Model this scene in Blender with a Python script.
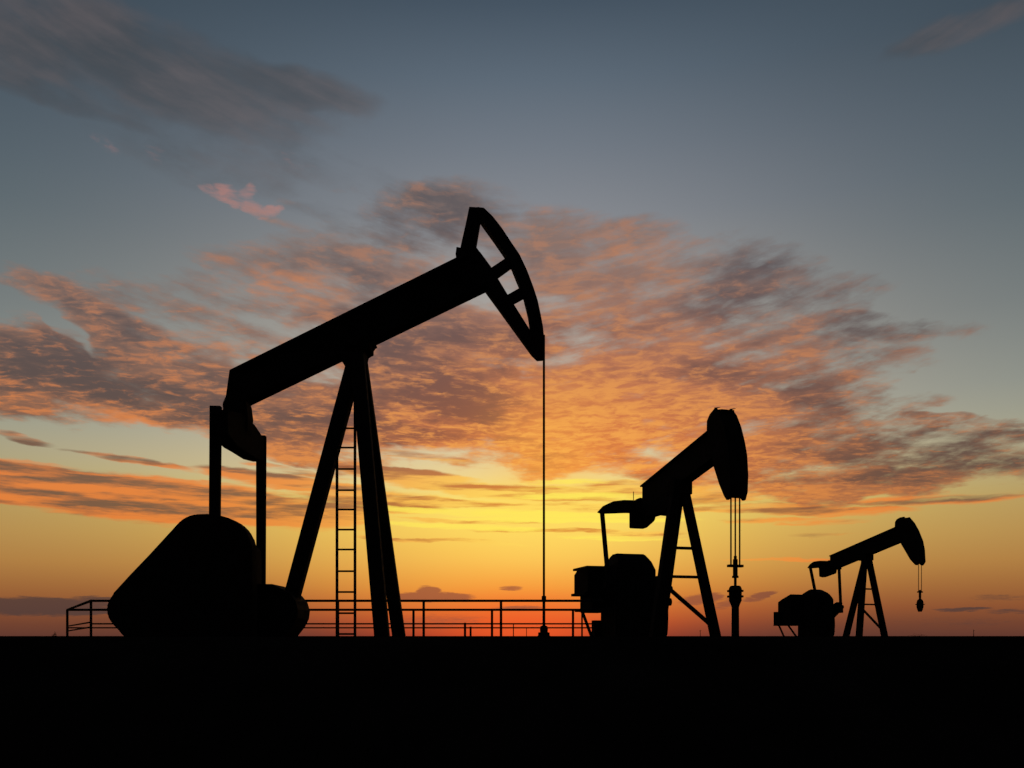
import bpy, bmesh, math, random
import numpy as np
from mathutils import Vector, Matrix, noise as mnoise

for o in list(bpy.data.objects):
    bpy.data.objects.remove(o, do_unlink=True)
S = bpy.context.scene
COL = S.collection
R = math.radians
rnd = random.Random(7)

# ------------------------------------------------------------------ camera
F = 820.0                      # focal length in pixels of the 1024 px wide picture
CX, HY = 512.0, 636.0          # principal column, horizon row
EYE = Vector((0.0, 0.0, 0.45)) # stands in a dip behind a low bank, eye level with its crest
cd = bpy.data.cameras.new('camera')
cam = bpy.data.objects.new('camera', cd); COL.objects.link(cam)
cam.location = EYE
cam.rotation_euler = (R(90), 0, 0)
cd.sensor_width = 36.0
cd.lens = 36.0 * F / 1024.0
cd.shift_y = (HY - 384.0) / 1024.0
cd.clip_end = 20000; cd.clip_start = 0.05
S.camera = cam
S.cycles.max_bounces = 2
S.cycles.diffuse_bounces = 1
S.cycles.adaptive_threshold = 0.02
S.cycles.adaptive_min_samples = 10

S.view_settings.view_transform = 'Standard'
S.view_settings.look = 'None'
S.view_settings.gamma = 1
S.view_settings.exposure = 0
S.view_settings.use_curve_mapping = False

# ------------------------------------------------------------------ sky
def srgb(c):
    out = []
    for v in c:
        v = v / 255.0
        out.append(v / 12.92 if v <= 0.04045 else ((v + 0.055) / 1.055) ** 2.4)
    return out + [1.0]

world = bpy.data.worlds.new('World'); S.world = world
world.use_nodes = True
world.cycles.sampling_method = 'MANUAL'
world.cycles.sample_map_resolution = 256
NT = world.node_tree
NT.nodes.clear()

def new(t):
    return NT.nodes.new(t)

class V:
    """a float socket with arithmetic"""
    def __init__(s, sock): s.s = sock
    def __add__(a, b): return mth('ADD', a, b)
    def __radd__(a, b): return mth('ADD', b, a)
    def __sub__(a, b): return mth('SUBTRACT', a, b)
    def __rsub__(a, b): return mth('SUBTRACT', b, a)
    def __mul__(a, b): return mth('MULTIPLY', a, b)
    def __rmul__(a, b): return mth('MULTIPLY', b, a)
    def __truediv__(a, b): return mth('DIVIDE', a, b)
    def __rtruediv__(a, b): return mth("DIVIDE", b, a)
    def __neg__(a): return mth('MULTIPLY', a, -1.0)

def put(inp, v):
    if isinstance(v, V): NT.links.new(v.s, inp)
    elif isinstance(v, bpy.types.NodeSocket): NT.links.new(v, inp)
    else: inp.default_value = v

def mth(op, a, b=None, c=None, clamp=False):
    n = new('ShaderNodeMath'); n.operation = op; n.use_clamp = clamp
    put(n.inputs[0], a)
    if b is not None: put(n.inputs[1], b)
    if c is not None: put(n.inputs[2], c)
    return V(n.outputs[0])

def sat(a): return mth('ADD', a, 0.0, clamp=True)
def mx(a, b): return mth('MAXIMUM', a, b)
def mn(a, b): return mth('MINIMUM', a, b)
def sstep(x, lo, hi, t0=0.0, t1=1.0):
    n = new('ShaderNodeMapRange'); n.interpolation_type = 'SMOOTHSTEP'
    put(n.inputs['Value'], x); n.inputs['From Min'].default_value = lo; n.inputs['From Max'].default_value = hi
    n.inputs['To Min'].default_value = t0; n.inputs['To Max'].default_value = t1
    return V(n.outputs[0])
def lin(x, lo, hi, t0=0.0, t1=1.0):
    n = new('ShaderNodeMapRange'); n.interpolation_type = 'LINEAR'
    put(n.inputs['Value'], x); n.inputs['From Min'].default_value = lo; n.inputs['From Max'].default_value = hi
    n.inputs['To Min'].default_value = t0; n.inputs['To Max'].default_value = t1
    return V(n.outputs[0])
def gauss(x, s):                       # exp(-(x/s)^2)
    q = x * (1.0 / s)
    return mth('EXPONENT', -(q * q))
def comb(x, y, z=0.0):
    n = new('ShaderNodeCombineXYZ'); put(n.inputs[0], x); put(n.inputs[1], y); put(n.inputs[2], z)
    return n.outputs[0]
def noise(vec, scale, detail=5.0, rough=0.55, dist=0.0, lac=2.0):
    n = new('ShaderNodeTexNoise'); n.noise_dimensions = '3D'
    NT.links.new(vec, n.inputs['Vector'])
    n.inputs['Scale'].default_value = scale; n.inputs['Detail'].default_value = detail
    n.inputs['Roughness'].default_value = rough; n.inputs['Distortion'].default_value = dist
    n.inputs['Lacunarity'].default_value = lac
    return V(n.outputs[0])
def ramp(x, stops, interp='LINEAR'):
    n = new('ShaderNodeValToRGB'); cr = n.color_ramp; cr.interpolation = interp
    while len(cr.elements) > 1: cr.elements.remove(cr.elements[-1])
    for i, (p, c) in enumerate(sorted(stops, key=lambda q: q[0])):
        e = cr.elements[0] if i == 0 else cr.elements.new(p)
        e.position = p; e.color = srgb(c)
    put(n.inputs[0], x)
    return n.outputs[0]
def mixc(f, a, b, mode='MIX'):
    n = new('ShaderNodeMix'); n.data_type = 'RGBA'; n.blend_type = mode
    put(n.inputs[0], f)
    for i, v in ((6, a), (7, b)):
        if isinstance(v, bpy.types.NodeSocket): NT.links.new(v, n.inputs[i])
        else: n.inputs[i].default_value = srgb(v)
    return n.outputs[2]

tc = new('ShaderNodeTexCoord')
sep = new('ShaderNodeSeparateXYZ'); NT.links.new(tc.outputs['Generated'], sep.inputs[0])
DX, DY, DZ = (V(sep.outputs[i]) for i in range(3))
AZ = mth('ARCTAN2', DX, DY)                 # azimuth, 0 = +Y, positive to the right
EL = mth('ARCSINE', DZ)                     # elevation

def az_of(px): return math.atan((px - CX) / F)
def el_of(px, py): return math.atan((HY - py) / math.hypot(F, px - CX))

SUN_AZ, SUN_EL = az_of(520), R(1.2)

# clear sky: a column through the sunset, a column off to its side, and the sky opposite
EMAX = 1.6
def col(px, rows): return [(max(0.0, el_of(px, y)) / EMAX, c) for y, c in rows]
e01 = lin(EL, 0.0, EMAX)
sun_col = ramp(e01, col(512, [(636, (196, 70, 38)), (622, (228, 96, 42)), (606, (240, 126, 50)), (588, (248, 160, 62)), (560, (251, 190, 82)),
    (530, (253, 208, 92)), (505, (253, 220, 104)), (475, (234, 209, 152)), (440, (212, 196, 164)), (380, (190, 178, 162)), (300, (164, 159, 154)),
    (220, (135, 138, 144)), (150, (114, 122, 132)), (80, (93, 106, 119)), (0, (69, 83, 97))]) + [(0.72, (40, 52, 66)), (1.0, (32, 42, 56))])
side_col = ramp(e01, col(1000, [(636, (98, 58, 47)), (622, (116, 68, 48)), (605, (142, 84, 50)), (585, (158, 104, 57)), (560, (174, 126, 68)),
    (530, (178, 140, 81)), (500, (176, 148, 94)), (460, (162, 154, 124)), (420, (144, 148, 134)), (380, (126, 135, 131)), (300, (102, 114, 117)),
    (200, (80, 96, 104)), (100, (68, 83, 94)), (0, (54, 68, 79))]) + [(0.72, (38, 50, 63)), (1.0, (32, 42, 56))])
back_col = ramp(e01, [(0.0, (52, 48, 56)), (0.08, (66, 60, 66)), (0.2, (58, 63, 74)), (0.5, (42, 52, 66)), (1.0, (32, 42, 56))])
dA = AZ - SUN_AZ
g_side = mth('EXPONENT', -(dA * dA / (lin(EL, 0.0, 0.20, 0.032, 0.17) + 0.0)))
cosA = mth('COSINE', dA)
g_back = sstep(cosA, 0.85, -0.35)
clear = mixc(g_back, mixc(g_side, side_col, sun_col), back_col)

clear = mixc(gauss(AZ - az_of(525), 0.085) * gauss(EL, 0.045) * 0.7, clear, (242, 92, 40))

# --- cloud coordinates: a level cloud sheet overhead seen in perspective
inv = 1.0 / (mx(DZ, 0.0) + 0.16)
PX, PY = DX * inv, DY * inv
P = comb(PX, PY, 0.0)
P2 = comb(PX * 0.55, PY, 3.1)               # drawn out sideways
STR = comb(AZ * 3.0, EL * 26.0, 0.7)        # long level streaks low down
wx = noise(P, 2.2, 4, 0.55) - 0.5
wy = noise(comb(PX, PY, 9.0), 2.2, 4, 0.55) - 0.5
fx = noise(P, 9.0, 3, 0.6) - 0.5
fy = noise(comb(PX, PY, 5.0), 9.0, 3, 0.6) - 0.5

def field(blobs, warp, fine):
    """sum of soft tilted ellipses on the sky dome; each: column, row, half-width, half-height (px at F), tilt deg (+ = down to the right), weight"""
    a = AZ + wx * (warp * 1.5) + fx * fine
    e = EL + wy * (warp * 0.55) + fy * (fine * 0.5)
    tot = None
    for (px, py, rx, ry, tilt, w) in blobs:
        ca = math.cos(az_of(px))
        A0, E0 = az_of(px), el_of(px, py)
        rx2, ry2 = rx / F * ca * ca, ry / F * ca
        ct, st = math.cos(R(tilt)), -math.sin(R(tilt))       # long axis in (azimuth, elevation)
        u = mth('MULTIPLY_ADD', e, st / rx2, mth('MULTIPLY_ADD', a, ct / rx2, -(A0 * ct + E0 * st) / rx2))
        q = mth('MULTIPLY_ADD', e, ct / ry2, mth('MULTIPLY_ADD', a, -st / ry2, -(-A0 * st + E0 * ct) / ry2))
        t = sstep(mth('MULTIPLY_ADD', u, u, q * q), 1.9, 0.05, 0.0, w)
        tot = t if tot is None else (tot + t if w < 0 else mx(tot, t))
    return tot

# main sheet of altocumulus, torn into two wings with a pale gap under it
main_blobs = [
    (20, 368, 150, 40, 8, 1.15), (130, 385, 150, 34, 14, 1.1), (230, 400, 140, 40, 12, 1.2), (180, 372, 90, 34, 14, 1.2), (120, 330, 100, 24, 22, .95), (60, 304, 60, 9, 14, .62), (210, 318, 110, 30, 14, .62),
    (330, 275, 130, 36, -8, .72), (420, 225, 120, 36, -4, .74), (385, 205, 70, 18, 8, .45), (330, 225, 90, 20, 6, .42), (490, 270, 80, 40, 0, .55), (440, 200, 70, 14, 10, .4), (480, 330, 60, 50, 0, .8), (360, 420, 130, 36, 6, 1.25), (460, 400, 150, 46, 8, 1.3), (440, 340, 130, 44, 0, 1.1),
    (560, 430, 130, 40, 6, 1.25), (600, 265, 130, 46, 8, .85), (660, 320, 140, 52, 4, .8), (640, 390, 160, 50, 4, 1.1), (560, 330, 100, 60, 0, .8), (740, 400, 150, 60, 6, .85),
    (760, 300, 130, 40, 12, .78), (850, 328, 95, 17, 8, .82), (730, 255, 100, 26, 14, .55), (150, 325, 100, 24, 14, .95), (780, 440, 150, 36, 4, .9), (820, 482, 130, 22, 3, .95), (690, 470, 120, 26, 4, .85), (880, 488, 90, 14, 3, .95), (300, 430, 110, 28, 8, 1.1), (800, 350, 110, 30, 8, .7), (850, 405, 100, 22, 4, .58), (930, 430, 120, 6, 1, .7), (400, 300, 120, 40, -10, .75), (960, 442, 110, 12, 2, .66), (990, 470, 110, 22, 3, .66),
    (900, 455, 90, 14, 2, .6), (590, 460, 70, 16, 8, .7),
    (72, 332, 40, 6, 28, -.5)]
low_blobs = [
    (60, 490, 230, 22, 4, 1.15), (220, 503, 160, 20, 4, 1.15), (370, 500, 90, 12, 3, .8), (950, 500, 110, 7, 2, .7), (840, 512, 90, 5, 2, .75), (650, 490, 90, 7, 3, .8), (430, 460, 70, 5, 6, .6), (320, 486, 120, 9, 4, .8), (25, 439, 36, 5, 8, .85), (130, 462, 70, 4, 5, .8), (290, 470, 80, 4, 6, .6), (420, 478, 80, 8, 6, .9), (510, 490, 120, 8, 4, .95), (440, 499, 80, 4, 3, .9),
    (470, 503, 90, 3.5, 2, .7), (580, 510, 110, 6, 2, .75), (450, 541, 90, 2.6, 2, .95), (570, 533, 100, 3, 2, .9), (480, 522, 80, 2.6, 2, .9), (620, 520, 60, 3, 1, .8), (760, 508, 90, 6, 2, .8), (790, 522, 70, 5, 2, .7), (790, 560, 70, 2.2, 2, .75), (820, 535, 50, 3, 2, .5), (700, 498, 90, 8, 3, .8)]
lowest_blobs = [
    (30, 606, 130, 10, 0, 1.0), (120, 600, 60, 4, 0, .8), (430, 597, 42, 5, 0, 1.0), (428, 592, 12, 6, 0, 1.0), (518, 608, 26, 2.6, 0, .75), (510, 588, 12, 2.6, 0, .6), (700, 599, 24, 5.5, -6, 1.0), (722, 606, 18, 6, -20, .7), (764, 595, 13, 4, -10, .95), (752, 600, 12, 2.6, 0, .7),
    (440, 622, 60, 9, 0, .55), (960, 609, 30, 2.2, 0, .8), (1010, 612, 30, 3, 0, .6), (1010, 598, 50, 4, 0, .5), (250, 590, 40, 2.2, 0, .5), (930, 622, 90, 6, 0, .4)]
veil_blobs = [
    (40, 45, 150, 28, 10, .8), (180, 65, 170, 34, 8, .95), (290, 88, 90, 16, 4, .95), (60, 88, 120, 12, 4, .8), (190, 130, 120, 34, 12, .35), (330, 160, 90, 20, 20, .4), (330, 214, 60, 12, 6, .6), (980, 12, 80, 12, 0, .75)]
puff_blobs = [(219, 190, 16, 5, 10, .8), (236, 194, 15, 8, 20, 1.0), (247, 189, 6, 8, 0, .8), (252, 205, 14, 8, 25, 1.0), (268, 211, 14, 6, 0, .9), (280, 209, 8, 4, -10, .9), (114, 146, 16, 7, 20, .34), (175, 163, 26, 9, 20, .32), (300, 158, 18, 7, 10, .36)]

M = field(main_blobs, 0.16, 0.03)
L = field(low_blobs, 0.035, 0.012)
K = field(lowest_blobs, 0.014, 0.012)
H = field(veil_blobs, 0.16, 0.02)
U = field(puff_blobs, 0.05, 0.045)

# outside the picture the same broken sheet goes on
far = sstep(mth('ABSOLUTE', AZ), 0.60, 0.85)
M = mx(M, far * sstep(noise(P, 0.9, 3, 0.5), 0.42, 0.62) * sstep(EL, 0.16, 0.24) * sstep(EL, 0.62, 0.44))
L = mx(L, far * sstep(noise(comb(AZ * 1.5, EL * 9.0, 4.0), 1.5, 3, 0.5), 0.45, 0.62) * sstep(EL, 0.10, 0.14) * sstep(EL, 0.24, 0.18))

# texture of the sheet
n_big = noise(P, 5.0, 6, 0.58)
PYs = PY + mth('SQRT', PX * PX + 0.02) * 0.17          # rows of cloud run up and away from the sunset
n_mid = noise(comb(PX * 0.55 + wx * 0.15, PYs + wy * 0.15, 7.7), 9.0, 5, 0.58)
n_cell = noise(comb(PX * 0.58 + fx * 0.06, PYs + fy * 0.06, 3.1), 34.0, 4, 0.60)
fan = mth('SQRT', dA * dA + 0.006)                      # streaks rise away from the sunset on both sides
n_fan = noise(comb(fan * 5.0 + fx * 0.2, (EL - fan * 0.24) * 34.0 + fy * 0.5, 1.3), 1.6, 5, 0.58)
n_str = noise(STR, 2.2, 5, 0.52)
n_fine = noise(comb(AZ * 2.2 + fx * 0.1, EL * 60.0 + fy * 0.6, 8.2), 2.6, 4, 0.55)
n_str_s = noise(comb(AZ * 3.0, EL * 26.0 + 0.16, 0.7), 2.2, 5, 0.52)
relief_s = (n_str_s - n_str)

D_main = M + (n_big - 0.5) * 1.5 + (n_mid - 0.5) * 0.7 + (n_cell - 0.5) * 0.45 + (n_fan - 0.5) * 1.15
c_main = sstep(D_main, 0.20, 0.92) * sstep(M, 0.02, 0.28)
t_main = sstep(D_main, 0.50, 1.25)
D_low = L + (n_str - 0.5) * 1.4 + (n_fine - 0.5) * 1.0
c_low = sstep(D_low, 0.32, 0.82) * sstep(L, 0.02, 0.25)
t_low = sstep(D_low, 0.5, 1.1)
D_k = K + (n_str - 0.5) * 1.0 + (n_cell - 0.5) * 0.7
c_k = sstep(D_k, 0.30, 0.85) * sstep(K, 0.02, 0.25)
D_h = H + (n_big - 0.5) * 1.6 + (n_mid - 0.5) * 0.4
c_h = sstep(D_h + (n_fan - 0.5) * 0.6, 0.10, 1.0) * sstep(H, 0.0, 0.2)
D_u = U * 0.9 + (n_cell - 0.5) * 2.4 + (n_mid - 0.5) * 0.7
c_u = sstep(D_u, 0.25, 1.35) * sstep(U, 0.02, 0.5)

# how strongly the low sun reaches a piece of cloud from beneath
glow = gauss(AZ - az_of(560), 0.25) * gauss(EL - 0.15, 0.175)           # broad
glow_lo = gauss(AZ - az_of(545), 0.20) * gauss(EL - 0.14, 0.10)       # heart of the sunset
lowness = sstep(EL, 0.46, 0.16)

warm_blobs = [(40, 405, 110, 8, 5, .25), (150, 428, 110, 7, 9, .5), (250, 446, 80, 8, 8, .5), (340, 452, 90, 9, 2, .35), (600, 270, 80, 34, 10, .35), (580, 410, 80, 50, 0, .4), (660, 420, 110, 40, 6, .35),
    (800, 492, 110, 9, 3, .4), (600, 462, 60, 10, 8, .3), (290, 290, 60, 16, 0, .3), (960, 500, 90, 8, 2, .3),
    (60, 365, 120, 24, 8, -.12), (190, 412, 70, 18, 12, -.1), (450, 395, 90, 26, 18, -.18), (420, 215, 100, 30, 0, -.3), (820, 270, 150, 40, 0, -.3), (890, 330, 80, 20, 0, -.35), (960, 450, 120, 24, 0, -.45), (860, 400, 90, 40, 0, -.2)]
Wm = field(warm_blobs, 0.06, 0.02)
dark_m = mixc(glow, mixc(lowness, (88, 85, 89), (94, 73, 65)), (166, 86, 52))
mid_m = mixc(glow, mixc(lowness, (126, 111, 106), (148, 98, 70)), (236, 124, 54))
hot_m = mixc(glow, mixc(lowness, (184, 124, 94), (222, 130, 66)), (255, 176, 76))
shade = sat(0.34 + Wm * 0.8 + (n_mid - 0.5) * 1.1 + (n_cell - 0.5) * 0.7 + (n_fan - 0.5) * 0.6 + (1.0 - t_main) * 0.22)
fleck = sstep(n_cell * 0.68 + n_mid * 0.32 + Wm * 0.20, 0.46, 0.68)
cm = mixc(sstep(shade, 0.10, 0.62), dark_m, mid_m)
cm = mixc(mx(sstep(shade, 0.60, 1.05), fleck * sstep(EL, 0.40, 0.24, 0.50, 0.86) * sstep(AZ, 0.20, 0.48, 1.0, 0.5)), cm, hot_m)

dark_l = mixc(glow_lo, mixc(glow, (114, 80, 64), (158, 92, 58)), (214, 118, 48))
hot_l = mixc(glow_lo, mixc(glow, (230, 126, 56), (246, 150, 62)), (255, 218, 96))
shade_l = sat(relief_s * 3.0 + (n_fine - 0.5) * 1.9 + 0.58 + (1.0 - t_low) * 0.25 - sstep(EL, 0.175, 0.215) * 0.45)
cl = mixc(sstep(shade_l, 0.1, 0.9), dark_l, hot_l)

ck = mixc(glow_lo, mixc(sstep(mth('ABSOLUTE', dA), 0.15, 0.5), (150, 84, 58), (78, 60, 56)), (172, 94, 60))
ch = mixc(sstep(n_mid * 0.6 + n_fan * 0.4, 0.38, 0.66), (66, 67, 70), (100, 90, 90))

core = gauss(AZ - az_of(548), 0.13) * gauss(EL - 0.150, 0.048)
clear = mixc(core * 0.75, clear, (255, 228, 104))
c = mixc(c_h * 0.60, clear, ch)
c = mixc(c_u * 0.46, c, (204, 134, 120))
c = mixc(c_main * 0.96, c, cm)
c = mixc(gauss(AZ - az_of(546), 0.07) * gauss(EL - 0.20, 0.075) * 0.36, c, (255, 186, 76))   # sun shining up through the sheet
c = mixc(c_low * 0.90, c, cl)
c = mixc(c_k * 0.85, c, ck)

gold_blobs = [(500, 513, 150, 4.5, 2, 1.0), (575, 520, 120, 4, 1, 1.0), (470, 527, 110, 3, 2, .8), (600, 497, 80, 4, 1, .9), (555, 485, 60, 5, 0, .7), (620, 538, 70, 3, 1, .7)]
G = field(gold_blobs, 0.02, 0.01)
c = mixc(sstep(G + (n_fine - 0.5) * 1.8, 0.35, 1.0) * sstep(G, 0.02, 0.3) * 0.9, c, (255, 232, 92))

bg = new('ShaderNodeBackground'); NT.links.new(c, bg.inputs['Color']); bg.inputs['Strength'].default_value = 1.0
wo = new('ShaderNodeOutputWorld'); NT.links.new(bg.outputs[0], wo.inputs['Surface'])

# ------------------------------------------------------------------ sun, almost on the horizon behind the machines
sl = bpy.data.lights.new('sun', 'SUN'); so = bpy.data.objects.new('sun', sl); COL.objects.link(so)
sl.energy = 0.15; sl.angle = R(0.5); sl.color = (1.0, 0.55, 0.25)
sd = Vector((math.sin(SUN_AZ) * math.cos(SUN_EL), math.cos(SUN_AZ) * math.cos(SUN_EL), math.sin(SUN_EL)))
so.rotation_euler = (-sd).to_track_quat('-Z', 'Y').to_euler()
#__OBJECTS__
# ------------------------------------------------------------------ materials
def material(name, base, rough, spec, scale=6.0, amount=0.35, metallic=0.0, bump=0.0):
    m = bpy.data.materials.new(name); m.use_nodes = True
    nt = m.node_tree; p = nt.nodes['Principled BSDF']
    t = nt.nodes.new('ShaderNodeTexCoord')
    n = nt.nodes.new('ShaderNodeTexNoise'); n.inputs['Scale'].default_value = scale; n.inputs['Detail'].default_value = 6
    nt.links.new(t.outputs['Object'], n.inputs['Vector'])
    r = nt.nodes.new('ShaderNodeValToRGB')
    r.color_ramp.elements[0].position = 0.3; r.color_ramp.elements[1].position = 0.7
    r.color_ramp.elements[0].color = [v * (1 - amount) for v in base] + [1]
    r.color_ramp.elements[1].color = [v * (1 + amount) for v in base] + [1]
    nt.links.new(n.outputs[0], r.inputs[0]); nt.links.new(r.outputs[0], p.inputs['Base Color'])
    p.inputs['Roughness'].default_value = rough
    p.inputs['Specular IOR Level'].default_value = spec
    p.inputs['Metallic'].default_value = metallic
    if bump:
        b = nt.nodes.new('ShaderNodeBump'); b.inputs['Strength'].default_value = bump
        nt.links.new(n.outputs[0], b.inputs['Height']); nt.links.new(b.outputs[0], p.inputs['Normal'])
    return m

M_PAINT = material('black_oilfield_paint', (0.006, 0.006, 0.006), 0.8, 0.02, 5.0)
M_IRON = material('oily_dark_iron', (0.006, 0.0055, 0.005), 0.85, 0.02, 9.0)
M_ROPE = material('greased_wire_rope', (0.005, 0.005, 0.005), 0.85, 0.0, 40.0)
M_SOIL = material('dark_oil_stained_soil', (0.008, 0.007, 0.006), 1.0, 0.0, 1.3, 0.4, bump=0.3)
M_LEAF = material('dry_scrub_leaf', (0.04, 0.045, 0.02), 0.9, 0.1, 8.0)

# ------------------------------------------------------------------ mesh helpers
def empty(name, loc=(0, 0, 0), rz=0.0, parent=None):
    o = bpy.data.objects.new(name, None); COL.objects.link(o)
    o.location = loc; o.rotation_euler = (0, 0, rz); o.empty_display_size = 0.3
    if parent: o.parent = parent
    return o

def tag(o, label=None, cat=None, group=None, kind=None):
    if label: o['label'] = label
    if cat: o['category'] = cat
    if group: o['group'] = group
    if kind: o['kind'] = kind
    return o

def mesh(name, bm, mat, parent=None, smooth=False):
    bmesh.ops.recalc_face_normals(bm, faces=bm.faces)
    me = bpy.data.meshes.new(name); bm.to_mesh(me); bm.free()
    me.materials.append(mat)
    if smooth:
        for p in me.polygons: p.use_smooth = True
    o = bpy.data.objects.new(name, me); COL.objects.link(o)
    if parent: o.parent = parent
    return o

def bevel(bm, w, seg=1):
    if w: bmesh.ops.bevel(bm, geom=list(bm.edges), offset=w, segments=seg, affect='EDGES', clamp_overlap=True)
    return bm

def b_box(bm, u0, u1, v0, v1, z0, z1):
    vs = [bm.verts.new((x, y, z)) for x in (u0, u1) for y in (v0, v1) for z in (z0, z1)]
    for f in ((0, 1, 3, 2), (4, 6, 7, 5), (0, 4, 5, 1), (2, 3, 7, 6), (0, 2, 6, 4), (1, 5, 7, 3)):
        bm.faces.new([vs[i] for i in f])
    return bm

def b_prism(bm, pts, v0, v1):
    """pts: (u, z) outline in the machine's long plane, thickened across it"""
    a = [bm.verts.new((u, v0, z)) for u, z in pts]; b = [bm.verts.new((u, v1, z)) for u, z in pts]
    n = len(pts)
    bm.faces.new(a); bm.faces.new(b[::-1])
    for i in range(n): bm.faces.new((a[i], b[i], b[(i + 1) % n], a[(i + 1) % n]))
    return bm

def b_prism_cross(bm, pts, u0, u1):
    """pts: (v, z) outline across the machine, thickened along it"""
    a = [bm.verts.new((u0, v, z)) for v, z in pts]; b = [bm.verts.new((u1, v, z)) for v, z in pts]
    n = len(pts)
    bm.faces.new(a); bm.faces.new(b[::-1])
    for i in range(n): bm.faces.new((a[i], b[i], b[(i + 1) % n], a[(i + 1) % n]))
    return bm

def b_bar(bm, p, q, w, d=None, w2=None, side=(0, 1, 0)):
    """straight bar of rectangular section from p to q; w across in-plane, d along 'side'"""
    p, q, side = Vector(p), Vector(q), Vector(side); d = d or w; w2 = w2 or w
    ax = (q - p).normalized(); s = (side - ax * side.dot(ax)).normalized(); t = ax.cross(s)
    vs = []
    for c, ww in ((p, w), (q, w2)):
        for i, j in ((-1, -1), (1, -1), (1, 1), (-1, 1)):
            vs.append(bm.verts.new(c + t * (ww / 2 * i) + s * (d / 2 * j)))
    for f in ((0, 1, 2, 3), (7, 6, 5, 4), (0, 4, 5, 1), (1, 5, 6, 2), (2, 6, 7, 3), (3, 7, 4, 0)):
        bm.faces.new([vs[i] for i in f])
    return bm

def b_tube(bm, p, q, r, n=10, r2=None):
    p, q = Vector(p), Vector(q); r2 = r2 or r
    ax = (q - p).normalized(); s = ax.orthogonal().normalized(); t = ax.cross(s)
    a, b = [], []
    for i in range(n):
        d = s * math.cos(2 * math.pi * i / n) + t * math.sin(2 * math.pi * i / n)
        a.append(bm.verts.new(p + d * r)); b.append(bm.verts.new(q + d * r2))
    bm.faces.new(a[::-1]); bm.faces.new(b)
    for i in range(n): bm.faces.new((a[i], a[(i + 1) % n], b[(i + 1) % n], b[i]))
    return bm

def b_lathe(bm, prof, c=(0, 0), n=20):
    rings = []
    for r, z in prof:
        rings.append([bm.verts.new((c[0] + r * math.cos(2 * math.pi * i / n), c[1] + r * math.sin(2 * math.pi * i / n), z)) for i in range(n)])
    for k in range(len(rings) - 1):
        for i in range(n): bm.faces.new((rings[k][i], rings[k][(i + 1) % n], rings[k + 1][(i + 1) % n], rings[k + 1][i]))
    bm.faces.new(rings[0][::-1]); bm.faces.new(rings[-1])
    return bm

def B(): return bmesh.new()

def round_poly(pts, it=1):
    """soften an outline by cutting its corners"""
    for _ in range(it):
        out = []
        for i in range(len(pts)):
            a, b = pts[i], pts[(i + 1) % len(pts)]
            out += [(a[0] * .8 + b[0] * .2, a[1] * .8 + b[1] * .2), (a[0] * .2 + b[0] * .8, a[1] * .2 + b[1] * .8)]
        pts = out
    return pts

class Plane:
    """turns pixels into (u, z) on a machine's own long vertical plane (offset v across it)"""
    def __init__(s, bx, by, yaw):
        s.b = Vector((bx, by)); s.d = Vector((math.cos(yaw), math.sin(yaw))); s.n = Vector((-math.sin(yaw), math.cos(yaw)))
    def __call__(s, px, py, v=0.0):
        ray = Vector(((px - CX) / F, 1.0))
        t = ((s.b + s.n * v) - EYE.xy).dot(s.n) / ray.dot(s.n)
        w = EYE.xy + ray * t
        return ((w - s.b).dot(s.d), EYE.z + (HY - py) / F * t)
    def many(s, pts, v=0.0): return [s(*p, v) if len(p) == 2 else s(*p) for p in pts]
    def cross(s, px, py, u):
        """(v, z) on the plane across the machine at distance u along it"""
        ray = Vector(((px - CX) / F, 1.0))
        t = ((s.b + s.d * u) - EYE.xy).dot(s.d) / ray.dot(s.d)
        w = EYE.xy + ray * t
        return ((w - s.b).dot(s.n), EYE.z + (HY - py) / F * t)

# ------------------------------------------------------------------ ground: one sheet with the bank in front of the camera
def gz(x, y):
    z = 0.0
    def ss(a, b, t):
        t = max(0.0, min(1.0, (t - a) / (b - a))); return t * t * (3 - 2 * t)
    w = 1.0 - ss(60, 110, abs(x))
    rise = ss(0.9, 5.2, y)
    fall = ss(6.2, 9.4, y)
    z = (-1.05 + 1.493 * rise) * (1 - fall) * w
    if y < 40 and abs(x) < 120:
        rough = mnoise.noise(Vector((x * 0.9, y * 0.9, 0))) * 0.5 + mnoise.noise(Vector((x * 2.7, y * 2.7, 3))) * 0.3
        amp = 0.02 if not (3.8 < y < 9.6) else 0.004
        z += rough * amp
    return min(z, 0.446)
def axis(lim, fine, step, grow):
    a = [0.0]
    while a[-1] < lim:
        s = step if a[-1] < fine else (a[-1] - fine) * grow + step
        a.append(a[-1] + s)
    return a
xs = axis(6000, 16, 0.4, 0.22); xs = [-x for x in xs[:0:-1]] + xs
ys = axis(7000, 13, 0.2, 0.22); ys = [-y for y in axis(6000, 3, 0.5, 0.3)[:0:-1]] + ys
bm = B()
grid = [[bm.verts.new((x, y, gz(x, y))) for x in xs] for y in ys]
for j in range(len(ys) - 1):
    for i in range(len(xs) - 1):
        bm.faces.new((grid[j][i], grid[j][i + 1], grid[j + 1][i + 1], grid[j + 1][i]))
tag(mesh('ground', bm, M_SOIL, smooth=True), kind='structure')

# ------------------------------------------------------------------ the near pump jack, seen square from its side
Y1 = 11.8
bx1 = (357.5 - CX) / F * Y1
q1 = Plane(bx1, Y1, 0.0)
p1 = tag(empty('pump_jack', (bx1, Y1, 0)), 'largest pump jack, with open truss horse head and ladder, at the left', 'pump jack', 'pump jacks')

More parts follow.
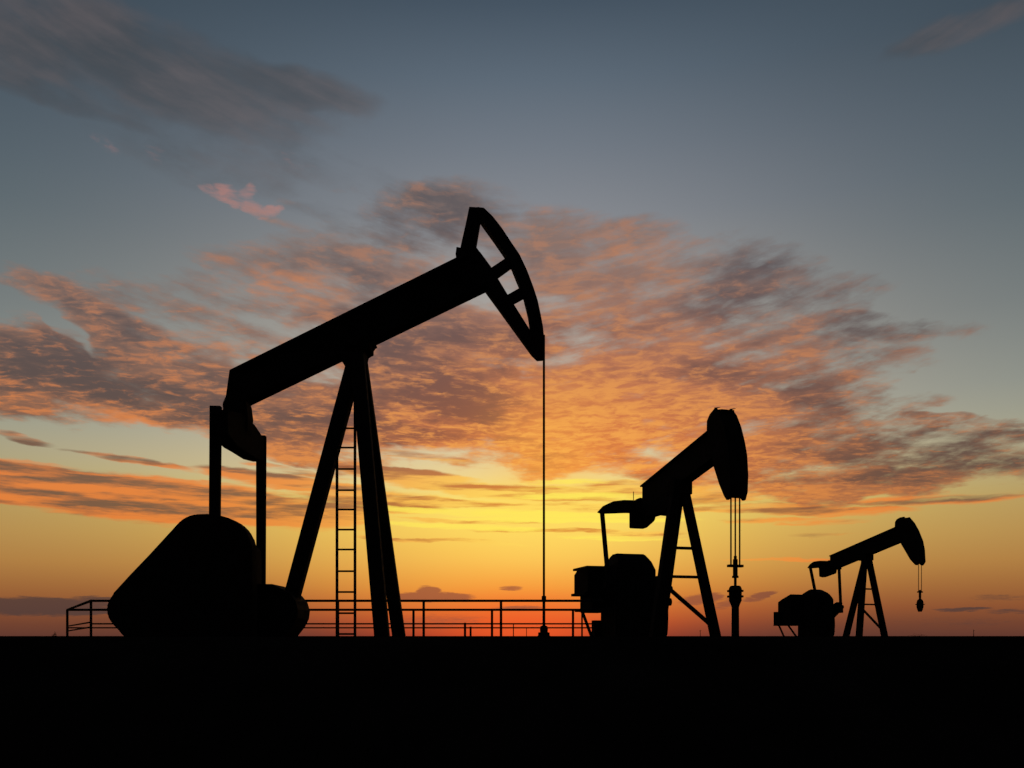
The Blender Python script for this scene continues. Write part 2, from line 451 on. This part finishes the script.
# skid under the machine
sk = mesh('skid', b_box(b_box(B(), -3.6, 0.95, -0.72, -0.52, 0.0, 0.26), -3.6, 0.95, 0.52, 0.72, 0.0, 0.26), M_PAINT, p1)
for u in (-3.4, -2.2, -1.05, -0.1, 0.62):
    mesh('cross_member', b_box(B(), u - 0.09, u + 0.09, -0.515, 0.515, 0.03, 0.22), M_PAINT, sk)

# samson post
for s in (-1, 1):
    l = mesh('front_leg', bevel(b_bar(B(), (0.535, s * 0.9, 0.0), (0.02, s * 0.11, 4.46), 0.19, 0.17), 0.015), M_PAINT, p1)
    mesh('foot_plate', b_box(B(), 0.38, 0.69, s * 0.9 - 0.16, s * 0.9 + 0.16, 0.0, 0.03), M_PAINT, l)
l = mesh('rear_leg', bevel(b_bar(B(), (-1.15, 0, 0.24), (-0.01, 0, 4.48), 0.205, 0.2), 0.015), M_PAINT, p1)
mesh('foot_plate', b_box(B(), -1.33, -0.97, -0.17, 0.17, 0.22, 0.262), M_PAINT, l)
# saddle bearing
sb = mesh('saddle_bearing', bevel(b_prism(B(), q1.many([(343, 364), (345, 352), (349, 343), (368, 340), (376, 343.5), (371, 347), (372, 352), (366, 354), (365.5, 362)]), -0.17, 0.17), 0.01), M_IRON, p1)
mesh('bearing_cap', b_tube(B(), (-0.02, -0.24, 4.63), (-0.02, 0.24, 4.63), 0.085, 16), M_IRON, sb)

# walking beam: web with top and bottom flanges
W = 0.15
tail_t, tail_b = q1(229.5, 369.8, -W), q1(224.0, 409, -W)
head_t, head_b = q1(466, 252.5, -W), q1(488, 291.5, W)
tail_b2 = q1(248.5, 407, W)
bt = mesh('walking_beam', b_prism(B(), [tail_t, head_t, head_b, tail_b2, tail_b], -0.05, 0.05), M_PAINT, p1)
def lerp(a, b, t): return (a[0] + (b[0] - a[0]) * t, a[1] + (b[1] - a[1]) * t)
def strip(a, b, th, v0, v1):
    d = Vector((b[0] - a[0], b[1] - a[1])).normalized(); nn = Vector((-d.y, d.x)) * th
    return b_prism(B(), [a, b, (b[0] + nn.x, b[1] + nn.y), (a[0] + nn.x, a[1] + nn.y)], v0, v1)
mesh('top_flange', strip(tail_t, head_t, -0.04, -W, W), M_PAINT, bt)
mesh('bottom_flange', strip(tail_b2, head_b, 0.04, -W, W), M_PAINT, bt)
mesh('end_plate', strip(tail_b, tail_t, -0.03, -W, W), M_PAINT, bt)
for t in (0.16, 0.36, 0.56, 0.76, 0.93):
    a, b = lerp(tail_t, head_t, t), lerp(tail_b2, head_b, t)
    a2, b2 = lerp(a, b, 0.07), lerp(a, b, 0.93)
    for s in (-1, 1):
        mesh('stiffener', strip(a2, b2, 0.02, *sorted((s * 0.051, s * (W - 0.01)))), M_PAINT, bt)

# horse head: open truss of arms, struts and a curved track
hh = empty('horse_head', (0, 0, 0), 0, p1)
HW = 0.07
def hp(name, pts, w=HW, bv=0.006): return mesh(name, bevel(b_prism(B(), [q1(x, y, -w if y < 250 else 0) for x, y in pts], -w, w), bv), M_PAINT, hh)
hp('upper_arm', [(460.2, 248), (461, 246.3), (469.2, 206.5), (484, 207.4), (480.2, 219), (475.2, 246.3), (492, 270), (488, 290), (470, 284)])
hp('hinge_block', [(456, 258), (457, 250.5), (463, 248), (466, 258)], 0.12)
hp('lower_arm', [(480, 253.5), (491.3, 269), (496.5, 278), (508, 297), (512.3, 303.6), (531, 333.4), (534, 339), (536, 358.5), (531.7, 355), (486.3, 292.5), (474, 276)], HW - 0.004)
outer = [(477, 206.6), (484, 207.6), (493, 216.5), (502, 228), (511.5, 242.5), (519.4, 257), (527, 273), (533.4, 290), (537.6, 303), (540.5, 316.6), (542.8, 329), (544, 341), (544.2, 352), (543, 359), (537, 359.4), (531.5, 354)]
inner = [(529, 340), (531, 333.4), (528, 316), (524, 298), (520.4, 289.5), (516, 279), (511.6, 268), (506.4, 258.6), (494.6, 238.6), (481.2, 220), (476, 212)]
hp('curved_track', outer + inner, HW + 0.02, 0.006)
hp('strut', [(489, 270.5), (507.5, 258.2), (513, 266.5), (495, 279.5)], HW - 0.02)
hp('strut', [(507, 296.2), (522, 287.8), (526, 296.8), (511, 305)], HW - 0.02)

# wire rope bridle and polished rod
ur = q1(543.9, 350)[0]
zt = q1(544, 335)[1]; zc = q1(544, 598)[1]; zw = q1(544, 626)[1]
mesh('wire_rope', b_tube(B(), (ur, 0, zc), (ur, 0, zt), 0.0165, 8), M_ROPE, p1)
pr = mesh('polished_rod', b_tube(B(), (ur, 0, zw - 0.02), (ur, 0, zc + 0.01), 0.021, 10), M_IRON, p1)
mesh('rod_clamp', bevel(b_box(B(), ur - 0.032, ur + 0.032, -0.032, 0.032, zc - 0.03, zc + 0.03), 0.006), M_IRON, pr)

# ladder under the beam
VL = -0.28
lad = empty('ladder', (0, VL, 0), 0, p1)
xl, xr = q1(337.0, 500, VL)[0], q1(355.0, 500, VL)[0]
rows = [428.3, 447.6, 469, 490.2, 509.5, 529.6, 549.5, 571.2, 592, 613.2, 634]
mesh('ladder_rail', bevel(b_box(B(), xl - 0.016, xl + 0.016, -0.025, 0.025, 0.0, q1(0, 452, VL)[1]), 0.004), M_PAINT, lad)
mesh('ladder_rail', bevel(b_box(B(), xr - 0.016, xr + 0.016, -0.025, 0.025, 0.0, q1(0, 396, VL)[1]), 0.004), M_PAINT, lad)
rung = None
for y in rows + [654.5]:
    z = q1(346, y, VL)[1]
    if rung is None:
        rung = mesh('rung', b_tube(B(), (xl + 0.012, 0, 0), (xr - 0.012, 0, 0), 0.0135, 8), M_PAINT, lad); o = rung
    else:
        o = rung.copy(); COL.objects.link(o); o.parent = lad
    o.location = (0, 0, z)

# tail bearing, equalizer and pitman arms
VE = 0.8
ue = -1.68
mesh('tail_bearing', bevel(b_prism(B(), q1.many([(225, 406), (230, 395), (247, 396), (249, 406), (250.5, 418), (250, 430), (247, 440), (232, 446), (225, 440), (227, 418)]), -0.13, 0.13), 0.02), M_IRON, p1)
mesh('equalizer', bevel(b_prism_cross(B(), [(-VE - 0.06, 3.14), (-VE - 0.06, 3.47), (-0.3, 3.58), (0.3, 3.58), (VE + 0.06, 3.46), (VE + 0.06, 3.14), (0.45, 3.09), (-0.45, 3.06)], ue - 0.11, ue + 0.11), 0.02), M_IRON, p1)
near_top, near_bot = q1(215.8, 406.3, -VE), q1(214.2, 600, -VE)
far_top, far_bot = q1(261.3, 435.8, VE), q1(261.0, 620, VE)
pm = mesh('pitman_arm', bevel(b_bar(B(), (near_bot[0], -VE, near_bot[1]), (near_top[0], -VE, near_top[1]), 0.135, 0.08, 0.145), 0.008), M_PAINT, p1)
pf = mesh('pitman_arm', bevel(b_bar(B(), (far_bot[0], VE, far_bot[1]), (far_top[0], VE, far_top[1]), 0.125, 0.08, 0.145), 0.008), M_PAINT, p1)
for par, c, v in ((pm, near_bot, -VE), (pf, far_bot, VE)):
    mesh('crank_pin', b_tube(B(), (c[0], v - 0.09, c[1]), (c[0], v + 0.09, c[1]), 0.09, 14), M_IRON, par)
    mesh('wrist_pin', b_tube(B(), (par.data.vertices[0].co.x * 0 + (near_top if v < 0 else far_top)[0], v - 0.07, (near_top if v < 0 else far_top)[1] - 0.2), ((near_top if v < 0 else far_top)[0], v + 0.07, (near_top if v < 0 else far_top)[1] - 0.2), 0.06, 12), M_IRON, par)

# cranks with their counterweights, gear reducer and drum
near_out = [(106, 607), (108.5, 600), (114, 592.5), (130, 575), (180, 520.5), (187, 516.2), (195, 514), (207, 513.8), (219, 515), (229, 518), (238, 523), (245, 530), (249, 538), (251.5, 546), (252, 560), (252, 640), (240, 656), (150, 656), (136, 648), (122, 634.5), (111, 623), (107, 616)]
cw = mesh('counterweight', bevel(b_prism(B(), q1.many(near_out, -1.14), -1.14, -0.90), 0.02, 2), M_IRON, p1)
far_out = [(-2.62 + (u + 2.62) * 0.66, 0.16 + (z - 0.16) * 0.80) for u, z in q1.many(near_out, -1.14)]
mesh('counterweight', bevel(b_prism(B(), far_out, 0.90, 1.14), 0.02, 2), M_IRON, p1)
gb = q1.many([(165, 556, -.52), (180, 546, -.52), (255, 546, .52), (262, 550, .52), (263.5, 660, .52), (165, 660, -.52)])
gr = mesh('gear_reducer', bevel(b_prism(B(), gb, -0.52, 0.52), 0.03, 2), M_PAINT, p1)
shaft_z = 1.35
mesh('crank_shaft', b_tube(B(), (-2.1, -0.90, shaft_z), (-2.1, 0.90, shaft_z), 0.11, 16), M_IRON, gr)
for s in (-1, 1):
    pb = near_bot if s < 0 else far_bot
    mesh('crank_arm', bevel(b_bar(B(), (-2.3, s * 0.89, shaft_z + 0.03), (pb[0] + 0.05, s * 0.89, pb[1] - 0.03), 0.36, 0.05), 0.01), M_IRON, p1)
mesh('drum_guard', bevel(b_prism(B(), q1.many([(240, 584, -.34), (272, 584, -.34), (285, 587, .34), (293, 591, .34), (302, 596, .34), (307.5, 602.5, .34), (310, 611, .34), (309, 619, .34), (305, 627, .34), (298, 636, .34), (286, 648, .34), (276, 656, .34), (240, 656, -.34)]), -0.34, 0.34), 0.02, 2), M_PAINT, p1)

# its wellhead
wx1 = bx1 + ur
w1 = tag(empty('wellhead', (wx1, Y1, 0)), 'squat wellhead at the foot of the long thin rod of the largest pump jack', 'wellhead', 'wellheads')
mesh('casing', b_lathe(B(), [(0.11, 0), (0.11, 0.22), (0.17, 0.22), (0.17, 0.30), (0.09, 0.30), (0.09, 0.40)]), M_IRON, w1)
mesh('flange', b_lathe(B(), [(0.10, 0.40), (0.10, 0.445), (0.083, 0.46), (0.083, 0.50), (0.05, 0.505)]), M_IRON, w1)
mesh('stuffing_box', b_lathe(B(), [(0.055, 0.505), (0.058, 0.56), (0.05, 0.59), (0.028, 0.60)]), M_IRON, w1)
mesh('flow_line', b_tube(B(), (0.08, 0, 0.35), (0.9, 0.6, 0.2), 0.04), M_IRON, w1)

# ------------------------------------------------------------------ the two pump jacks behind: boxed horse heads, turned towards the viewer
def back_jack(cfg):
    q = Plane(cfg['base'][0], cfg['base'][1], cfg['yaw'])
    p = tag(empty('pump_jack', (*cfg['base'], 0), cfg['yaw']), cfg['label'], 'pump jack', 'pump jacks')
    za, a, w, c, lw = cfg['apex'], cfg['a'], cfg['w'], cfg['c'], cfg['leg']
    sk = mesh('skid', b_box(b_box(B(), -5.9, 0.9, -0.72, -0.52, 0.0, 0.26), -5.9, 0.9, 0.52, 0.72, 0.0, 0.26), M_PAINT, p)
    for u in (-5.6, -4.4, -3.1, -1.6, 0.3):
        mesh('cross_member', b_box(B(), u - 0.09, u + 0.09, -0.515, 0.515, 0.03, 0.22), M_PAINT, sk)
    lv = cfg['lv']
    feet = {s: Vector((a, s * w + lv, 0.0)) for s in (-1, 1)}
    top = {s: Vector((0.03, s * 0.13 + lv, za)) for s in (-1, 1)}
    for s in (-1, 1):
        l = mesh('front_leg', bevel(b_bar(B(), feet[s], top[s], lw[s] , lw[s], lw[s] * 0.85, side=(1, 0, 0)), 0.015), M_PAINT, p)
        mesh('foot_plate', b_box(B(), a - 0.2, a + 0.2, s * w + lv - 0.2, s * w + lv + 0.2, 0.0, 0.03), M_PAINT, l)
    mesh('rear_leg', bevel(b_bar(B(), (-c, lv, 0.22), (-0.02, lv, za), lw[0], lw[0], lw[0] * 0.85), 0.015), M_PAINT, p)
    def on(s, z): return feet[s].lerp(top[s], z / za)
    for z in cfg['bars']:
        mesh('cross_bar', b_bar(B(), on(-1, z), on(1, z), 0.075, 0.06, side=(1, 0, 0)), M_PAINT, p)
    z0, z1 = cfg['brace']
    mesh('diagonal_brace', b_bar(B(), on(-1, z0), on(1, z1), 0.10, 0.06, side=(1, 0, 0)), M_PAINT, p)
    sb = mesh('saddle_bearing', bevel(b_box(B(), -0.24, 0.24, lv - 0.27, lv + 0.27, za - 0.16, za + cfg['saddle']), 0.02), M_IRON, p)
    # beam
    bw = cfg['bw']
    (tu, tz), (hu, hz) = cfg['beam']; dep = cfg['depth']
    d = Vector((hu - tu, hz - tz)).normalized(); nn = Vector((d.y, -d.x))
    def at(t, k): return (tu + (hu - tu) * t + nn.x * dep * k, tz + (hz - tz) * t + nn.y * dep * k)
    bt = mesh('walking_beam', b_prism(B(), [at(0, 0), at(1, 0), at(1, 1), (tu, at(0, 1)[1] - (at(0, 1)[0] - tu) * d.y / d.x)], -bw + 0.07, bw - 0.07), M_PAINT, p)
    mesh('top_flange', strip(at(0, 0), at(1, 0), 0.04, -bw, bw), M_PAINT, bt)
    mesh('bottom_flange', strip(at(0.0, 1), at(1, 1), 0.04, -bw, bw), M_PAINT, bt)
    # boxed horse head: two cheek plates and a curved front
    hh = empty('horse_head', (0, 0, 0), 0, p)
    prof = cfg['head']; hw = cfg['hw']
    for s in (-1, 1):
        mesh('cheek_plate', bevel(b_prism(B(), prof, *sorted((s * hw, s * (hw - 0.07)))), 0.01), M_PAINT, hh)
    cu = sum(x for x, _ in prof) / len(prof); cz = sum(z for _, z in prof) / len(prof)
    mesh('curved_track', b_prism(B(), [(cu + (x - cu) * 0.94, cz + (z - cz) * 0.955) for x, z in prof], -hw + 0.071, hw - 0.071), M_PAINT, hh)
    # tail bearing, bowed equalizer, pitmans
    E, uE, zE = cfg['E'], cfg['uE'], cfg['zE']
    mesh('tail_bearing', bevel(b_prism_cross(B(), cfg['tail'], uE - 0.12, uE + 0.12), 0.03), M_IRON, p)
    top_o = [(-E - 0.13, zE - 0.02), (-E + 0.06, zE + 0.18), (-E * 0.72, zE + 0.31), (-E * 0.45, zE + 0.36), (0, zE + 0.37), (E * 0.45, zE + 0.36), (E * 0.72, zE + 0.31), (E - 0.06, zE + 0.18), (E + 0.13, zE - 0.02)]
    bot_o = [(E, zE - 0.06), (E * 0.3, zE - 0.0), (-E * 0.3, zE - 0.0), (-E, zE - 0.06)]
    mesh('equalizer', bevel(b_prism_cross(B(), top_o + bot_o, uE - 0.10, uE + 0.10), 0.015), M_IRON, p)
    for s in (-1, 1):
        uP, zP = cfg['pin'][s]
        pt = mesh('pitman_arm', bevel(b_bar(B(), (uP, s * E, zP), (uE, s * E, zE), cfg['pw'], 0.10), 0.006), M_PAINT, p)
        mesh('crank_pin', b_tube(B(), (uP, s * E - 0.12, zP), (uP, s * E + 0.12, zP), 0.11, 12), M_IRON, pt)
    # gear reducer, cranks, counterweights
    g0, g1, gv0, gv1, gtop = cfg['gear']
    gm = (g0 + g1) / 2
    sh = cfg['shoulder'] * (g1 - g0)
    gr = mesh('gear_reducer', bevel(b_prism(B(), [(g0, 0.26), (g1, 0.26), (g1, gtop - 0.5), (g1 - sh * 0.25, gtop - 0.22), (g1 - sh, gtop), (g0 + sh, gtop), (g0 + sh * 0.25, gtop - 0.22), (g0, gtop - 0.5)], gv0, gv1), 0.05, 2), M_PAINT, p)
    gc = (gv0 + gv1) / 2
    for vt in gr.data.vertices:
        if vt.co.z > gtop - 0.56: vt.co.y = gc + (vt.co.y - gc) * (1 - (1 - cfg['taper']) * min(1.0, (vt.co.z - gtop + 0.56) / 0.5))
    mesh('crank_shaft', b_tube(B(), (gm, -E + 0.02, 1.5), (gm, E - 0.02, 1.5), 0.12, 14), M_IRON, gr)
    for s in (-1, 1):
        v0, v1 = sorted((s * (E - 0.07), s * (E - 0.27)))
        uP, zP = cfg['pin'][s]
        if cfg['crank']:
            cr = mesh('crank_arm', bevel(b_prism(B(), [(gm - 0.25, 1.1), (uP - 0.05, zP - 0.32), (uP + 0.24, zP - 0.32), (uP + 0.24, zP - 0.08), (uP + 0.09, zP - 0.04), (uP + 0.09, zP + 0.14), (uP + 0.24, zP + 0.2), (uP - 0.05, zP + 0.26), (gm - 0.2, 1.95)], v0, v1), 0.01), M_IRON, p)
        cwv0, cwv1 = sorted((s * (E - 0.28), s * (E - 0.46)))
        mesh('counterweight', bevel(b_prism(B(), round_poly([(gm - cfg['cwr'], 0.35), (gm + cfg['cwr'], 0.35), (gm + cfg['cwr'] * 1.05, 1.3), (gm + 0.25, cfg['cwt']), (gm - 0.35, cfg['cwt']), (gm - cfg['cwr'] * 1.05, 1.2)], 2), cwv0, cwv1), 0.02), M_IRON, p)
    # engine house at the tail, on a raised stand
    h0, h1, hv0, hv1, hb, ht = cfg['house']
    ho = mesh('engine_house', bevel(b_prism(B(), [(h0, hb), (h1, hb), (h1, ht + cfg['rise']), (h0 + 0.3, ht), (h0, ht - 0.14)], hv0, hv1), 0.02), M_PAINT, p)
    if cfg['roof']:
        mesh('house_roof', b_box(B(), h0 - 0.02, h1, hv0 - 0.03, hv1 + 0.02, ht - 0.02, ht + 0.05), M_PAINT, ho)
        mesh('house_sill', b_box(B(), h0 - 0.05, h1, hv0 - 0.08, hv1 + 0.02, hb - 0.06, hb + 0.02), M_PAINT, ho)
        b0, b1, bv0, bv1, bb = cfg['under']
        un = mesh('engine_block', bevel(b_box(B(), b0, b1, bv0, bv1, bb, hb), 0.03), M_IRON, p)
        mesh('exhaust_stub', b_tube(B(), (b0, bv0 - 0.16, bb + 0.08), (b0, bv0 + 0.1, bb + 0.08), 0.05), M_IRON, un)
    for (pa, pb, wd) in cfg['stand']:
        mesh('stand_leg', b_bar(B(), pa, pb, wd, wd), M_PAINT, p)
    # bridle, carrier bar, polished rod
    uR, v_off, zh, zcar = cfg['rope']
    for v in v_off:
        mesh('wire_rope', b_tube(B(), (uR, v, zcar), (uR, v, zh), cfg['rr'], 6), M_ROPE, p)
    cb = mesh('carrier_bar', bevel(b_box(B(), uR - 0.06, uR + 0.06, -cfg['cb'], cfg['cb'], zcar - 0.03, zcar + 0.03), 0.006), M_IRON, p)
    for prof_ in cfg['clamp']:
        mesh('rod_clamp', b_lathe(B(), prof_, (uR, 0), 12), M_IRON, p)
    if cfg['rod']:
        mesh('polished_rod', b_tube(B(), (uR, 0, cfg['rod'][0]), (uR, 0, cfg['rod'][1]), 0.033, 8), M_IRON, p)
    return p, q


def common(q, **kw):
    d = dict(apex=4.38, a=0.40, w=0.96, c=1.33, leg={-1: 0.25, 1: 0.25, 0: 0.25}, bars=(2.79, 2.02), brace=(1.85, 0.68), saddle=0.22, bw=0.17, depth=0.72,
             hw=0.24, E=1.1, uE=-2.65, zE=4.05, pin={-1: (-2.32, 1.95), 1: (-2.32, 1.95)}, pw=0.13, gear=(-3.74, -2.42, -0.9, 0.4, 2.93), cwr=0.38, cwt=2.3, crank=True, roof=False, lv=0.0, shoulder=0.32, taper=0.72, rise=0.02)
    d.update(kw); return d

# middle machine
Y2, yaw2 = 22.0, R(-75.0)
b2 = ((682 - CX) / F * Y2, Y2); q2 = Plane(*b2, yaw2)
def ground_leg(q, a, b, v, wd):
    (u0, z0), (u1, z1) = q(*a, v), q(*b, v)
    k = z0 / (z0 - z1)
    return ((u0, v, z0 + 0.05), (u0 + (u1 - u0) * k, v, 0.0), wd)
head2 = q2.many([(706.4, 430, -.24), (706.6, 421, -.24), (709.5, 414, -.24), (714, 408.5, -.24), (719, 407, -.24), (731.4, 409, .24), (737, 415, .24), (741.6, 427, .24), (745, 442, .24), (747.5, 455, .24), (748.4, 475, .24), (748, 492, .24), (746, 500, .24), (726, 500, -.24), (723.6, 496, -.24), (719, 484, -.24), (713.4, 467, -.24)])
c2 = common(q2, base=b2, yaw=yaw2, label='medium pump jack in the middle distance, its boxed horse head turned towards the viewer',
    beam=(q2(640, 487, -.17), (2.1, 5.57)), head=head2, tail=[q2.cross(*t, -2.85) for t in [(630.5, 506), (630.5, 528), (645, 528.6), (653.5, 521), (655.5, 512), (655, 500), (638, 498)]],
    uE=-2.85, E=1.18, zE=q2(602, 512, -1.15)[1], roof=True, crank=False, lv=-0.08, pin={-1: (-2.32, 1.95), 1: (-3.3, 1.9)}, leg={-1: 0.25, 1: 0.23, 0: 0.25},
    house=(-4.45, -3.2, -1.5, -0.75, 1.76, 2.52), under=(-4.30, -3.2, -1.36, -0.75, 1.17), stand=[ground_leg(q2, (583, 615), (590.5, 634.5), -1.3, 0.07), ground_leg(q2, (597, 622), (597, 634), -0.95, 0.26)],
    rope=(q2(735.3, 520)[0], (-0.115, 0.0, 0.115), 3.9, q2(735, 566)[1]), rr=0.019, cb=0.19,
    clamp=[[(0.035, 2.34), (0.035, 2.26), (0.055, 2.26), (0.055, 1.87), (0.075, 1.87), (0.075, 1.82)][::-1]], rod=(1.55, 2.3))
p2, _ = back_jack(c2)
mesh('beam_haunch', bevel(b_prism(B(), [(-2.2, 4.2), (-2.0, 3.93), (-0.7, 3.90), (-0.15, 4.3), (0.1, 4.6), (-0.5, 4.8)], -0.16, 0.16), 0.01), M_PAINT, p2)
mesh('grease_line', b_tube(B(), (-2.85, q2.cross(633.5, 494, -2.85)[0], 4.55), (-2.85, q2.cross(633.5, 494, -2.85)[0], 4.80), 0.012, 6), M_IRON, p2)

uR2 = c2['rope'][0]
wxy = Vector(b2) + q2.d * uR2
w2 = tag(empty('wellhead', (wxy.x, wxy.y, 0)), 'tall wellhead column below the medium pump jack\'s hanging carrier bar', 'wellhead', 'wellheads')
mesh('casing', b_lathe(B(), [(0.13, 0), (0.13, 0.25), (0.09, 0.27), (0.085, 1.12), (0.10, 1.18)]), M_IRON, w2)
mesh('stuffing_box', b_lathe(B(), [(0.10, 1.18), (0.145, 1.28), (0.15, 1.56), (0.125, 1.62), (0.10, 1.635)]), M_IRON, w2)
for z in (1.36, 1.49):
    mesh('flange', b_lathe(B(), [(0.185, z), (0.19, z + 0.01), (0.19, z + 0.035), (0.185, z + 0.045)]), M_IRON, w2)

# far machine
Y3, yaw3 = 41.0, R(-65)
b3 = ((866 - CX) / F * Y3, Y3); q3 = Plane(*b3, yaw3)
head3 = q3.many([(894.5, 528, -.22), (894.8, 522, -.22), (896.5, 519.3, -.22), (899.5, 517.5, -.22), (904, 516.6, -.22), (910, 517.7, .22), (915, 523, .22), (919, 530.4, .22), (923.4, 541, .22), (925, 550, .22), (925.8, 562, .22), (923.4, 565.6, .22), (915, 565, -.22), (910, 559.6, -.22), (901, 544, -.22)])
c3 = common(q3, base=b3, yaw=yaw3, label='smallest, farthest pump jack at the right, with rounded horse head', hw=0.22,
    beam=(q3(829, 556.4, -.17), (2.2, 5.72)), head=head3, tail=[q3.cross(*t, -2.68) for t in [(820, 566), (820.5, 576.5), (824, 577.5), (835, 573.5), (836, 567), (830, 560)]],
    uE=-2.68, E=1.02, zE=4.05, shoulder=0.44, taper=0.55, rise=0.26, pin={-1: (-2.15, 2.0), 1: (-2.56, 2.0)}, house=(-4.55, -3.6, -1.5, -0.5, 1.0, 2.42),
    stand=[ground_leg(q3, (779, 626.5), (783, 635), -1.4, 0.07), ground_leg(q3, (788.4, 626.5), (794.3, 634.4), -1.2, 0.07)],
    rope=(q3(920, 580)[0], (-0.10, 0.10), 3.9, 2.50), rr=0.014, cb=0.13,
    clamp=[[(0.05, 2.17), (0.055, 2.3), (0.055, 2.5), (0.04, 2.6)], [(0.08, 1.58), (0.12, 1.68), (0.15, 1.8), (0.15, 2.0), (0.12, 2.12), (0.06, 2.17)], [(0.2, 1.9), (0.2, 1.94)]], rod=None)
p3, _ = back_jack(c3)
mesh('side_box', bevel(b_box(B(), -4.78, -4.3, -1.6, -1.1, 1.0, 1.76), 0.02), M_PAINT, p3)
mesh('tail_shelf', b_box(B(), -4.75, -4.4, -1.62, -1.2, 1.0, 1.06), M_PAINT, p3)

# ------------------------------------------------------------------ pipe railing round the pad
def at(px, Y): return (px - CX) / F * Y
YF, YB = 15.2, 20.4
TOP = EYE.z + 35.2 / F * YF
MIDF, LOWB = EYE.z + 12.2 / F * YF, EYE.z + 8.2 / F * YB
fr = tag(empty('pipe_railing', (0, 0, 0)), 'low double pipe railing running behind the largest pump jack', 'railing')
def pipe(name, a, b, r): return mesh(name, b_tube(B(), a, b, r, 8), M_PAINT, fr)
xf0, xf1 = at(91, YF), at(603, YF)
xb0, xb1 = at(67.3, YB), at(612, YB)
TOPB = EYE.z + 26.2 / F * YB
pipe('top_rail', (xf0, YF, TOP), (xf1, YF, TOP), 0.023)
pipe('lower_rail', (xf0, YF, MIDF), (xf1, YF, MIDF), 0.014)
pipe('top_rail', (xb0, YB, TOPB), (xb1, YB, TOPB), 0.029)
pipe('lower_rail', (xb0, YB, LOWB), (xb1, YB, LOWB), 0.017)
pipe('end_rail', (xf0, YF, TOP), (xb0, YB, TOPB), 0.027)
pipe('end_rail', (xf0, YF, MIDF + 0.03), (xb0, YB, LOWB + 0.04), 0.016)
pipe('end_rail', (xf0, YF, MIDF - 0.06), (xb0, YB, LOWB - 0.08), 0.016)
for px in (91, 174, 257, 338, 423.7, 501, 582): pipe('post', (at(px, YF), YF, 0), (at(px, YF), YF, TOP + 0.01), 0.024 if px != 582 else 0.016)
for px in (67.3, 146, 225, 290, 355, 413.5, 492, 573): pipe('post', (at(px, YB), YB, 0), (at(px, YB), YB, TOPB + 0.01), 0.03)
pipe('short_post', (at(465, YF), YF, 0), (at(465, YF), YF, MIDF + 0.02), 0.022)
pipe('short_post', (at(513.4, YF), YF, 0), (at(513.4, YF), YF, MIDF), 0.009)
pipe('short_post', (at(470.6, YB), YB, 0), (at(470.6, YB), YB, LOWB + 0.03), 0.026)
pipe('short_post', (at(526.5, YB), YB, 0), (at(526.5, YB), YB, LOWB), 0.008)

# ------------------------------------------------------------------ specks on the horizon
def mast(px, Y, top, r, label):
    x = at(px, Y)
    o = tag(empty('distant_mast', (x, Y, 0)), label, 'mast', 'masts on the horizon')
    h = EYE.z + (HY - top) / F * Y
    mesh('pole', b_tube(B(), (0, 0, 0), (0, 0, h), r, 8, r * 0.6), M_IRON, o)
    mesh('crossarm', b_box(B(), -h * 0.12, h * 0.12, -0.05, 0.05, h * 0.86, h * 0.9), M_IRON, o)
mast(700.3, 420, 630, 0.16, 'tiny faint mast on the horizon between the legs of the medium pump jack')
mast(973.7, 420, 629.5, 0.18, 'tiny mast on the horizon right of the farthest pump jack')
def shrub(px, Y, wpx, top, label, n):
    x = at(px, Y); w = wpx / F * Y; h = EYE.z + (HY - top) / F * Y
    o = tag(empty('scrub_bush', (x, Y, 0)), label, 'bush', 'bushes on the horizon')
    bm = B(); r_ = random.Random(int(px))
    for k in range(5):
        d = r_.uniform(-0.5, 0.5) * w
        b_tube(bm, (0, 0, 0), (d, r_.uniform(-.3, .3) * w, h * r_.uniform(0.5, 0.95)), 0.02 * h, 5, 0.006 * h)
    mesh('stem', bm, M_IRON, o)
    bm = B()
    for k in range(n):
        a = r_.uniform(0, 6.28); rr = (r_.random() ** 0.5) * 0.5 * w
        zz = h * r_.uniform(0.25, 1.0) * (1 - 0.6 * (rr / (0.5 * w)) ** 2)
        c = Vector((rr * math.cos(a), rr * math.sin(a), zz)); sz = h * 0.07
        m3 = Matrix.Rotation(r_.uniform(0, 6.28), 3, Vector((r_.uniform(-1, 1), r_.uniform(-1, 1), 1)).normalized())
        bm.faces.new([bm.verts.new(c + m3 @ Vector(t) * sz) for t in ((-1, 0, 0), (0, -.4, 0.2), (1, 0, 0), (0, .4, 0.2))])
    mesh('foliage', bm, M_LEAF, o)
shrub(54.5, 90, 5, 631.5, 'small scrub bush on the horizon left of the railing', 160)
shrub(917, 600, 19, 633.6, 'low wide thicket on the horizon beneath the farthest horse head', 300)
